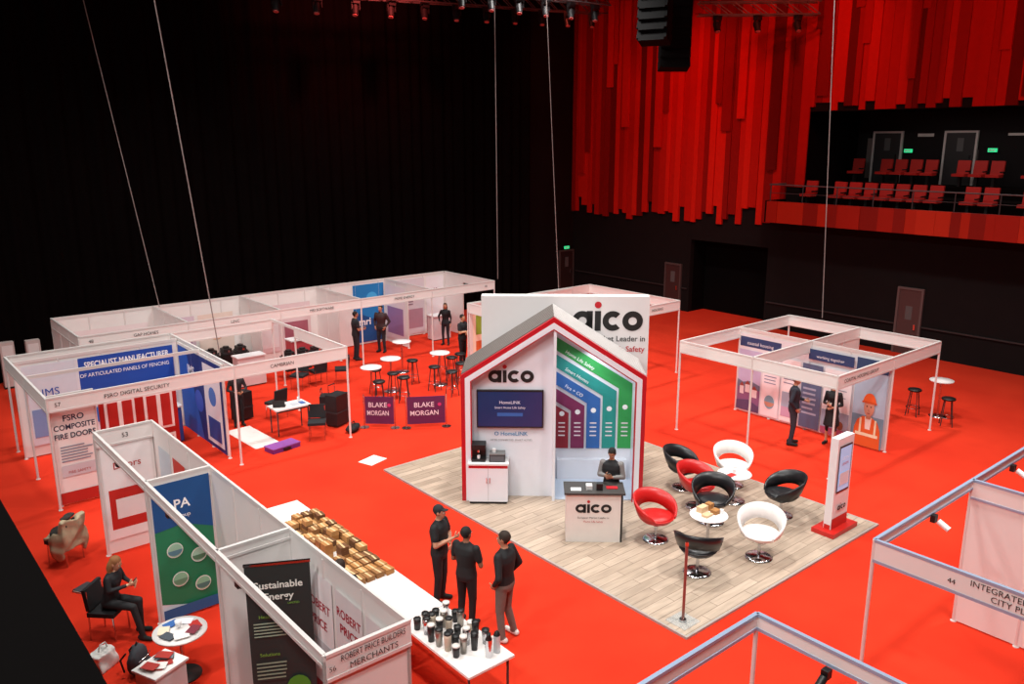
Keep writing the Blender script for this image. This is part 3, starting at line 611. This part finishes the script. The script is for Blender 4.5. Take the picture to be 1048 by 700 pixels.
co,fs=cloth(lambda b:(b.ell((.0,.04,.62),(.2,.17,.08),'#ffffff'),b.ell((-.05,-.2,.95),(.18,.08,.05),'#ffffff')),.04,7,.018,8);g.add(co,fs,M('dark_scarf','#2c2622',.9,var=.3,bump=.4),True);g.make('draped_coat',(2.75,16.3,0),.6)
co,fs=cloth(lambda b:(b.ell((0,0,.24),(.2,.14,.25),'#ffffff'),b.ell((0,-.12,.17),(.14,.07,.13),'#ffffff')),.025,5,.016,2,.003)
g=B();g.add(co,fs,M('backpack_grey','#3c4046',.85,bump=.4),True);g.path([(-.1,.12,.4),(-.13,.2,.3),(-.12,.16,.1)],.015,BLK);g.path([(.1,.12,.4),(.13,.2,.3),(.12,.16,.1)],.015,BLK);g.path([(-.03,0,.47),(0,0,.53),(.03,0,.47)],.012,BLK);g.path([(-.16,-.1,.3),(0,-.17,.34),(.16,-.1,.3)],.008,CHR);g.make('backpack',(2.75,11.85,0),.8)
co,fs=cloth(lambda b:(b.obox((0,0,.15),(.34,.2,.3),'#ffffff'),b.ell((.08,.08,.1),(.16,.12,.1),'#ffffff')),.05,6,.018,5,.003)
g=B();g.add(co,fs,M('white_bag','#cfccc8',.8,bump=.3),True);g.path([(-.08,0,.3),(-.05,0,.4),(.05,0,.4),(.08,0,.3)],.01,'#c9c6c2');g.make('carrier_bag',(2.4,12.35,0),.5)
g=B();g.lathe([(0,0),(.25,0),(.25,.02),(0,.03)],(0,0,0),BLK);g.cyl((0,0,.02),(0,0,.72),.03,CHR);g.lathe([(0,.72),(.38,.72),(.38,.745),(0,.745)],(0,0,0),WHITE,30)
for i in range(7):
    a=i*.9;g.obox((.22*math.cos(a),.22*math.sin(a),.75+.006*i),(.15,.21,.008),['#b3261c','#e8e8ee','#2a5a9a','#d8c8b0','#404850','#e9e4e0','#7a2a3a'][i],Matrix.Rotation(a,3,'Z'))
g.lathe([(0,0),(.04,0),(.05,.09),(0,.09)],(0,.05,.79),H('#eeeeee'));g.make('round_leaflet_table',(3.25,11.4,0))
g=B();g.box(-.25,.25,-.2,.2,0,.75,'#dadada');g.box(-.28,.28,-.23,.23,.75,.78,WHITE)
for i in range(9): g.obox((random.uniform(-.18,.18),random.uniform(-.1,.1),.785+i*.006),(.15,.21,.006),random.choice([H('#35404a'),H('#e8e6e2'),H('#8a9aa8'),H('#aa2c24')]),Matrix.Rotation(random.random(),3,'Z'))
g.make('brochure_plinth',(2.75,10.7,0),.4)
g=B();g.box(-.16,.16,-.11,.11,0,.03,'#c9b9b0');g.box(-.15,.15,-.1,.1,.03,.045,'#3a3a40');g.make('stack_of_books',(2.75,15.0,0),.5)
# E2 interior: white table with black bags, rug, purple box
trestle(8.7,9.7,20.0,20.6,'white_desk',.75)
g=B();g.box(-.16,.16,-.11,.11,0,.015,'#2a2a2c');g.obox((0,.13,.11),(.32,.012,.2),BLK,Matrix.Rotation(-.3,3,'X'));g.make('laptop',(8.95,20.35,.751),2.6)
g=B();g.box(-.1,.1,-.1,.15,0,.01,'#b9bcc4');g.box(.14,.27,-.1,.1,0,.02,'#4a6aa8');g.cyl((.2,.2,.0),(.2,.2,.12),.035,'#e4e4e4');g.make('desk_leaflets',(9.35,20.25,.751))
def tbag(x,y,rz,s=1.,n='wheeled_case'):
    g=B();g.box(-.22*s,.22*s,-.16*s,.16*s,.04,.75*s,M('case_black','#17171a',.5));g.box(-.23*s,.23*s,-.17*s,.17*s,.33*s,.36*s,'#2c2c30')
    for sx in(-.18,.18):
        g.cyl((sx*s,.12*s,0.04),(sx*s,.12*s+.03,.04),.04,BLK);g.cyl((sx*.6*s,.14*s,.75*s),(sx*.6*s,.14*s,.95*s),.012,CHR,seg=6)
    g.cyl((-.11*s,.14*s,.95*s),(.11*s,.14*s,.95*s),.015,BLK,seg=6);g.make(n,(x,y,0),rz)
tbag(10.45,19.95,.4,1.2);tbag(8.6,22.1,.2,1.1);tbag(10.5,20.7,.9,.9)
co,fs=cloth(lambda b:b.ell((0,0,.1),(.3,.16,.11),'#ffffff'),.03,6,.018,9,.003);g=B();g.add(co,fs,M('bag_black','#141416',.8),True);g.path([(-.12,0,.18),(-.08,0,.26),(.08,0,.26),(.12,0,.18)],.012,BLK);g.make('holdall_bag',(10.5,19.2,0),.6)
g=B();g.box(-.35,.35,-.9,.9,0,.012,H('#e6dfdb'));g.make('white_mat',(8.2,20.5,0),.05)
g=B();g.box(-.4,.4,-.2,.2,0,.1,M('purple_case','#6a2a7a',.5));g.box(-.41,.41,-.21,.21,.1,.13,'#8a4a9a');g.box(-.1,.1,-.24,-.21,.03,.09,BLK);g.make('purple_storage_case',(8.45,19.2,0),.15)
g=B();g.box(-.28,.28,-.22,.22,0,.006,H('#efe9e4'));g.make('paper_sheet',(9.8,17.0,0),.3)
# D interior furniture
def counter(x,y,w,d,h,c,rz=0,n='display_counter'):
    g=B();g.box(-w/2,w/2,-d/2,d/2,.04,h-.04,H(c));g.box(-w/2-.03,w/2+.03,-d/2-.03,d/2+.03,h-.04,h,H('#dfdadb'));g.box(-w/2+.03,w/2-.03,-d/2+.03,d/2-.03,0,.04,BLK);g.make(n,(x,y,0),rz)
counter(10.2,25.3,.9,.45,1.0,'#d9cfd0');counter(7.0,26.0,1.2,.5,1.0,'#d6c9cb');counter(12.6,26.4,1.0,.5,1.0,'#b9404a');counter(18.6,26.6,.8,.45,1.0,'#d8d0d4');counter(6.2,21.6,1.0,.5,1.0,'#2a4a98')
def bench(x,y,n):
    g=B()
    for i in range(n):
        x_=i*.5;g.box(x_,x_+.4,0,.5,.3,.75,BLK);g.box(x_+.03,x_+.37,.05,.45,.75,.8,'#332a2c');g.cyl((x_+.2,.1,0),(x_+.2,.1,.3),.02,CHR);g.cyl((x_+.2,.4,0),(x_+.2,.4,.3),.02,CHR)
        g.box(x_+.06,x_+.34,.08,.42,.8,.92,M('display_black','#1c1819',.5));g.cyl((x_+.2,.25,.92),(x_+.2,.25,.98),.1,M('display_black','#1c1819',.5));g.cyl((x_+.2,.05,.86),(x_+.2,-.02,.86),.04,CHR)
    g.make('equipment_display_bench',(x,y,0))
bench(8.4,26.7,5);bench(11.3,24.9,3)
for k,(x,y) in enumerate(((11.9,23.9),(12.6,23.6),(11.2,23.8))): cchair(x,y,k*1.1)
for x,y in((4.2,29.9),(4.9,29.7)):
    g=B();g.box(-.2,.2,-.12,.12,.06,1.5,M('pale_box','#cdbab6',.6));g.box(-.22,.22,-.14,.14,0,.06,BLK);g.box(-.15,.15,-.125,-.12,.9,1.4,'#e6dcda');g.make('upright_display_case',(x,y,0))
# ------------------------------------------------------------ people
def person(loc,ang,h=1.75,top='#141416',sleeve='long',legs='#1c1c20',hair='short',haircol='#2a1c12',shoes='#111111',skin='#c08a6a',pose=None,fem=False,skirt=False,vox=.018,lean=0.,hy=0.,hp_=0.,vest=None,shirt=None,root=0.,name=None,curl=.5,fat=None,hold=None):
    pose=pose or {};k=h/1.75;sw=.88 if fem else 1.
    fat=fat or (1.04 if fem else 1.14)
    J=dict(shR=(.19*sw,0,1.43),elR=(.255*sw,-.03,1.15),wrR=(.265*sw,.07,.91),hipR=(.09,0,.92),knR=(.105,.02,.5),anR=(.11,-.02,.09))
    for q in list(J): J[q[:-1]+'L']=(-J[q][0],J[q][1],J[q][2])
    J.update(pose)
    Rl=Matrix.Rotation(-lean,3,'X');hipc=V((0,0,.95))
    up=lambda p: (hipc+Rl@(V(p)-hipc))+V((0,0,root))
    for q in J:
        if q[:2] in('sh',) or (q[:2] in('el','wr') and q not in pose): J[q]=up(J[q])
        elif q[:3]=='hip': J[q]=V(J[q])+V((0,0,root))
        else: J[q]=V(J[q])
    g=B();mat='#ffffff';parts=[]  # parts: (p0,p1,r0,r1,tag)
    def cap(p0,p1,r0,r1,tag):
        if tag!='skin' and tag!='shoe': r0*=fat;r1*=fat
        p0,p1=V(p0),V(p1);g.cyl(p0,p1,r0,mat,r1,seg=14);g.ell(p0,(r0,)*3,mat,seg=12,rings=8);g.ell(p1,(r1,)*3,mat,seg=12,rings=8);parts.append((p0,p1,r0,r1,tag))
    secs=[(.84,.135,.10),(.92,.165 if not fem else .17,.115),(1.0,.155,.11),(1.1,.14*(.92 if fem else 1),.10),(1.22,.155*sw,.112),(1.33,.175*sw,.12 if not fem else .125),(1.42,.175*sw,.10),(1.475,.105,.075),(1.52,.055,.055)]
    secs=[(z,a*(fat if z<1.45 else 1),b*(fat*1.04 if z<1.45 else 1)) for z,a,b in secs]
    seg=20;vs=[];fs=[]
    for z,rx,ry in secs:
        for i in range(seg):
            a=2*PI*i/seg;ca,sa=math.cos(a),math.sin(a)
            vs.append(up((rx*math.copysign(abs(ca)**.85,ca),ry*math.copysign(abs(sa)**.85,sa),z)))
    for q in range(len(secs)-1): fs+=[(q*seg+i,q*seg+(i+1)%seg,(q+1)*seg+(i+1)%seg,(q+1)*seg+i) for i in range(seg)]
    fs+=[tuple(range(seg-1,-1,-1)),tuple(range((len(secs)-1)*seg,len(secs)*seg))];g.add(vs,fs,mat)
    for s in 'RL':
        sh,el,wr=J['sh'+s],J['el'+s],J['wr'+s];uf=.88 if fem else 1
        if sleeve=='short':
            mid=sh.lerp(el,.62);cap(sh,mid,.06*uf,.056*uf,'top');cap(mid,el,.048*uf,.043*uf,'skin');cap(el,wr,.043*uf,.027*uf,'skin')
        else:
            cap(sh,el,.058*uf,.046*uf,'slv');cap(el,el.lerp(wr,.9),.045*uf,.033*uf,'slv');cap(el.lerp(wr,.88),wr,.027,.026,'skin')
        hip,kn,an=J['hip'+s],J['kn'+s],J['an'+s]
        lt='skin' if skirt else 'legs'
        cap(hip,kn,.088,.06 if not skirt else .052,'legs');cap(kn,an,.058 if not skirt else .046,.047 if not skirt else .034,lt)
        fd=V(pose.get('foot'+s,(.03 if s=='R' else -.03,.17,0)));f0=V((an.x,an.y-.02,an.z-.042));cap(f0-fd*.18,f0+fd*1.0,.047,.038,'shoe')
    if skirt:
        g.cyl(up((0,0,1.0)),V((0,.01,.55)),.15,mat,.21,seg=18);parts.append((up((0,0,1.0)),V((0,.01,.55)),.16,.215,'legs'))
    nb=up((0,0,1.47));hc=up((0,.02,1.645))
    cap(nb,up((0,.012,1.58)),.056 if not fem else .047,.052 if not fem else .043,'skin')
    Rh=Matrix.Rotation(hy,3,'Z')@Matrix.Rotation(-hp_-lean*.6,3,'X')
    hh=lambda p: hc+Rh@V(p)
    def hell(c,r,tag): g.ell(hh(c),r,mat,Rh,16,10);parts.append((hh(c),hh(c),r,r,tag))
    hell((0,-.008,.02),(.076,.096,.1),'head');hell((0,.022,-.045),(.057,.068,.072),'head');hell((0,.094,-.018),(.013,.018,.024),'head')
    hell((.077,-.005,-.005),(.012,.022,.032),'head');hell((-.077,-.005,-.005),(.012,.022,.032),'head')
    if hair!='bald': hell((0,-.02,.037),(.085,.098,.097),'hair')
    if hair=='long':
        hell((0,-.07,-.06),(.09,.05,.14),'hair');hell((.066,-.03,-.08),(.03,.045,.13),'hair');hell((-.066,-.03,-.08),(.03,.045,.13),'hair')
    if hair=='cap': hell((0,.1,.045),(.065,.06,.012),'hair')
    hands=[]
    for s in 'RL':
        sg=1 if s=='R' else -1
        wr,el=J['wr'+s],J['el'+s];d=(wr-el).normalized()
        n=V(pose.get('palm'+s,(-sg,0,0)));n=(n-d*n.dot(d)).normalized();sd=d.cross(n)*sg  # thumb side
        R=Matrix((sd,d,n)).transposed();c=wr+d*.055;g.ell(c,(.042,.055,.018),mat,R,12,8);parts.append((wr,wr+d*.09,.03,.036,'skin'));hands.append((wr,d,n,sd))
    co,fs=remesh(g,vox)
    co[:,2]=np.maximum(co[:,2],.002)
    C=np.array([co[list(f)].mean(0) for f in fs])
    best=np.full(len(C),1e9);tag=np.zeros(len(C),int);tags=['top','slv','skin','legs','shoe','head','hair','vest']
    for p0,p1,r0,r1,t in parts:
        if isinstance(r0,tuple):
            q=(C-np.array(p0))@np.array(Rh);sc=np.sqrt(((q/np.array(r0))**2).sum(1))
        else:
            a=np.array(p0);d=np.array(p1)-a;L=(d*d).sum() or 1;tt=np.clip(((C-a)@d)/L,0,1);dd=np.linalg.norm(C-a-tt[:,None]*d,axis=1);sc=dd/(r0+(r1-r0)*tt)
        m=sc<best;best[m]=sc[m];tag[m]=tags.index(t)
    q=(C-np.array(hipc)-np.array([0,0,root]))@np.array(Rl)+np.array(hipc);z=q[:,2];zs=[a[0] for a in secs]
    rx=np.interp(z,zs,[a[1] for a in secs]);ry=np.interp(z,zs,[a[2] for a in secs]);sc=np.sqrt((q[:,0]/rx)**2+(q[:,1]/ry)**2);sc[(z<.8)|(z>1.515)]=9
    m=sc<best*1.02;best[m]=sc[m];tag[m]=np.where(z[m]<.97,3,0)
    if shirt:
        mm=(tag==0)&(np.abs(q[:,0])<.045*(z-1.15)/.3)&(q[:,1]>0)&(z>1.15);tag[mm]=7
    if skirt: tag[(tag==0)&(z<1.0)]=3
    hl=(C-np.array(hc))@np.array(Rh)
    if hair not in('bald',):
        mm=(tag==6)&(hl[:,1]>.045)&(hl[:,2]<.062);tag[mm]=5
        mm=(tag==5)&((hl[:,2]>.075)|((hl[:,1]<-.03)&(hl[:,2]>-.06)));tag[mm]=6
        if hair=='cap': mm=(tag==5)&(hl[:,2]>.04);tag[mm]=6
    SK=M('skin_'+skin[1:],skin,.5);o=B()
    pal={'top':top,'slv':(vest and vest) or top,'skin':SK,'legs':legs,'shoe':shoes,'head':SK,'hair':haircol,'vest':shirt or top}
    idx=[]
    for t in tags:
        c=pal[t]
        if isinstance(c,str): c=M(('hair_' if t=='hair' else 'cloth_')+c[1:],c,.8,var=.12,scale=18,bump=.25)
        idx.append(o.mi(c))
    o.add(co.tolist(),fs,[idx[t] for t in tag],True)
    for sx in(-1,1):
        o.ell(hh((sx*.029,.081,.004)),(.013,.009,.008),H('#e9e4de'),Rh,8,6);o.ell(hh((sx*.029,.089,.004)),(.006,.004,.006),H('#2a1c14'),Rh,8,6);o.ell(hh((sx*.029,.086,.024)),(.017,.006,.004),M('hair_'+haircol[1:],haircol,.8),Rh,8,5)
    o.ell(hh((0,.086,-.058)),(.022,.007,.007),H('#9c5148'),Rh,10,6)
    for wr,d,n,sd in hands:
        for i,(of,L,rr) in enumerate(((.03,.068,.0092),(.0105,.077,.0095),(-.0105,.072,.009),(-.03,.056,.008))):
            p=wr+d*.092+sd*of-n*.002;dr=(d+sd*of*1.5).normalized()
            for j,f in enumerate((.45,.32,.23)):
                ax=dr.lerp(n,curl*(.45,.75,.7)[j]).normalized();dr=ax;q2=p+dr*L*f;r2=rr*(1-.1*j)
                o.cyl(p,q2,r2,SK,r2*.92,seg=8);o.ell(q2,(r2*.93,)*3,SK,seg=8,rings=5);p=q2
        p=wr+d*.035+sd*.035;dr=(d*.65+sd*.7+n*.25).normalized()
        for L in(.036,.03):
            q2=p+dr*L;o.cyl(p,q2,.0115,SK,.01,seg=8);o.ell(q2,(.0102,)*3,SK,seg=8,rings=5);p=q2;dr=(dr+d*.4+n*.4).normalized()
    if hold:
        wr,d,n,sd=hands[0];c=wr+d*.1+n*.03
        if hold=='phone': o.obox(c,(.075,.012,.15),BLK,Matrix.Rotation(-.5,3,'X'))
        else: o.lathe([(0,-.05),(.03,-.05),(.037,.05),(0,.05)],tuple(c),H('#e9e6e2'),14);o.lathe([(.038,.05),(.038,.06),(0,.062)],tuple(c),BLK,14)
    return o.make(name or ('woman' if fem else 'man'),loc,math.radians(ang-90),k)
FRONT={'elR':(.27,.02,1.14),'wrR':(.1,.27,1.12),'elL':(-.27,.02,1.14),'wrL':(-.1,.27,1.10),'palmR':(-1,0,.3),'palmL':(1,0,.3)}
FOLD={'elR':(.27,.06,1.16),'wrR':(-.04,.24,1.2),'elL':(-.27,.06,1.16),'wrL':(.04,.22,1.13),'palmR':(0,-1,0),'palmL':(0,-1,0)}
HIPP={'elR':(.31,-.1,1.17),'wrR':(.21,.1,.98),'palmR':(-1,0,0)}
POCK={'elR':(.3,-.08,1.16),'wrR':(.21,.06,.97),'elL':(-.3,-.08,1.16),'wrL':(-.21,.06,.97)}
person((7.32,10.6,0),CF(110),1.78,'#141417','short','#1a1a1e','cap','#1d1d22',pose={**FOLD},hy=.1,vox=.014,skin='#b8846a')
person((7.25,9.75,0),CF(30),1.72,'#121214','short','#17171a','short','#15100d',pose=FRONT,vox=.014,skin='#8a5a42',hy=-.2)
person((7.47,9.05,0),CF(-60),1.84,'#151518','long','#6e665f','short','#2c2018',pose={**POCK,'anR':(.17,-.06,.09)},vox=.014,shoes='#d8d4cf',skin='#b07c60',hy=.2)
person((5.2,10.1,0),CF(-10),1.72,'#141417','short','#17171a','short','#2a1a10',vox=.016,skin='#b8846a')
# seated woman looking at her phone
person((2.76,13.19,0),SITA,1.66,'#1a1a1e','long','#17171a','long','#8a5a34',fem=True,lean=.22,hp_=.3,root=-.30,
  pose={'elR':(.23,.14,.93),'wrR':(.07,.38,.97),'elL':(-.23,.14,.93),'wrL':(-.07,.38,.93),'knR':(.12,.46,.6),'knL':(-.1,.44,.6),'anR':(.13,.58,.09),'anL':(-.11,.42,.09),'palmR':(-1,0,.3),'palmL':(1,0,.3)},vox=.014,skin='#c79878',hold='phone')
person(hp(3.12,-1.2),CF(200),1.7,'#16161a','long','#1a1a1e','short','#14100e',pose={'elR':(.25,.02,1.16),'wrR':(.07,.25,1.24),'elL':(-.25,.02,1.16),'wrL':(-.07,.25,1.22),'palmR':(-1,-.6,.2),'palmL':(1,-.6,.2)},hp_=.5,vox=.014,vest='#7d7b7a',skin='#a8765a',hold='phone')
person((18.74,10.95,0),CF(110),1.86,'#232733','long','#2c303b','short','#8a8078',pose={**POCK,'elL':(-.27,.02,1.14),'wrL':(-.14,.24,1.12),'palmL':(1,0,.2)},shirt='#c9ced8',vox=.016,skin='#b98468')
person((19.5,10.3,0),CF(215),1.7,'#151417','long','#131215','long','#6a4630',fem=True,skirt=True,pose={'elR':(.23,.0,1.14),'wrR':(.08,.24,1.18),'elL':(-.23,.0,1.14),'wrL':(-.06,.24,1.1),'palmR':(-1,0,.2),'palmL':(1,0,.2)},vox=.016,skin='#c99a7c',hold='cup')
# background visitors
bg=[((14.4,25.8,0),CF(60),'#1a1a20','#1c1c24','short',False),((15.7,26.2,0),CF(200),'#3a2628','#20242c','short',False),
((18.2,25.6,0),CF(190),'#15151a','#1c1c24','long',True),((17.0,22.9,0),CF(120),'#17171c','#15151a','short',False),((17.6,22.6,0),CF(-80),'#15151a','#15151a','long',True),
((8.3,21.6,0),CF(150),'#2a2226','#17171c','long',True)]
for i,(l,a,t,lg,hr,fm) in enumerate(bg):
    person(l,a,1.64 if fm else 1.78,t,'long' if i%3 else 'short',lg,hr,random.choice(['#2a1c12','#4a3020','#1a1410']),fem=fm,pose=[FRONT,POCK,HIPP,FOLD,{}][i%5],vox=.024)
# ------------------------------------------------------------ lights
def area(n,loc,size,e,col=(1,1,1),tgt=None,spread=None,sy=None):
    l=bpy.data.lights.new(n,'AREA');l.energy=e;l.size=size;l.color=col
    if sy: l.shape='RECTANGLE';l.size_y=sy
    if spread: l.spread=spread
    o=bpy.data.objects.new(n,l);bpy.context.scene.collection.objects.link(o);o.location=loc
    if tgt: o.rotation_euler=(V(tgt)-V(loc)).to_track_quat('-Z','Y').to_euler()
    return o
def spot(n,loc,tgt,e,ang,col,blend=.8,r=.3):
    l=bpy.data.lights.new(n,'SPOT');l.energy=e;l.spot_size=math.radians(ang);l.spot_blend=blend;l.color=col;l.shadow_soft_size=r
    o=bpy.data.objects.new(n,l);bpy.context.scene.collection.objects.link(o);o.location=loc;o.rotation_euler=(V(tgt)-V(loc)).to_track_quat('-Z','Y').to_euler()
WM=(1,.97,.93);LK=.82
for x in(4,12,20):
    for y in(3,12,21):
        area('ceiling_hall_light',(x,y,15.3),1.3,LK*{4:360,12:660,20:580}[x],WM,(x+1,y+1.5,0),math.radians(110))
for y in(0,8,17): area('added_gallery_fill',(-4,y,15.0),1.3,LK*430,WM,(8,y+5,0),math.radians(100))  # unseen fill lamps, added on the gallery side to brighten left-facing surfaces
spot('red_wash_light',(25,21,14.5),(30.4,24.5,8.0),1500,75,(1,.09,.03),1.)
spot('red_wash_light',(24,15,14.5),(30.4,19,10),1100,80,(1,.1,.05),1.)
spot('red_wash_light',(24,27,14.5),(30.4,29,9),450,90,(1,.1,.06),1.)
spot('red_wash_light',(23,6,14),(30.4,11,11),1300,90,(1,.1,.05),1.)
spot('curtain_red_wash',(16,24,14),(17,30.7,12),3000,85,(1,.12,.1),1.)
area('balcony_light',(32.5,12,8.7),1,60,(1,.85,.8),(32.5,12,0),sy=8)
area('booth_downlight',hp(2.9,.7,3.1),.8,16,(.85,.93,1.),hp(2.9,.7,0))
spot('booth_spotlight',(4,8,14.5),(11.5,12.5,2.5),1000,24,(1,.99,.99),1.)
w=bpy.data.worlds.new('w');w.use_nodes=True;w.node_tree.nodes['Background'].inputs[0].default_value=(.05,.045,.05,1);w.node_tree.nodes['Background'].inputs[1].default_value=.2
bpy.context.scene.world=w
# ------------------------------------------------------------ camera
c=bpy.data.cameras.new('cam');c.sensor_width=36;c.lens=850/1048*36;c.clip_end=200
o=bpy.data.objects.new('camera',c);bpy.context.scene.collection.objects.link(o)
o.location=(0,0,7.7);o.rotation_euler=(PI/2-math.atan(206/850),0,-math.radians(40.1));bpy.context.scene.camera=o
vs_=bpy.context.scene.view_settings
vs_.view_transform='Standard';vs_.look='None'
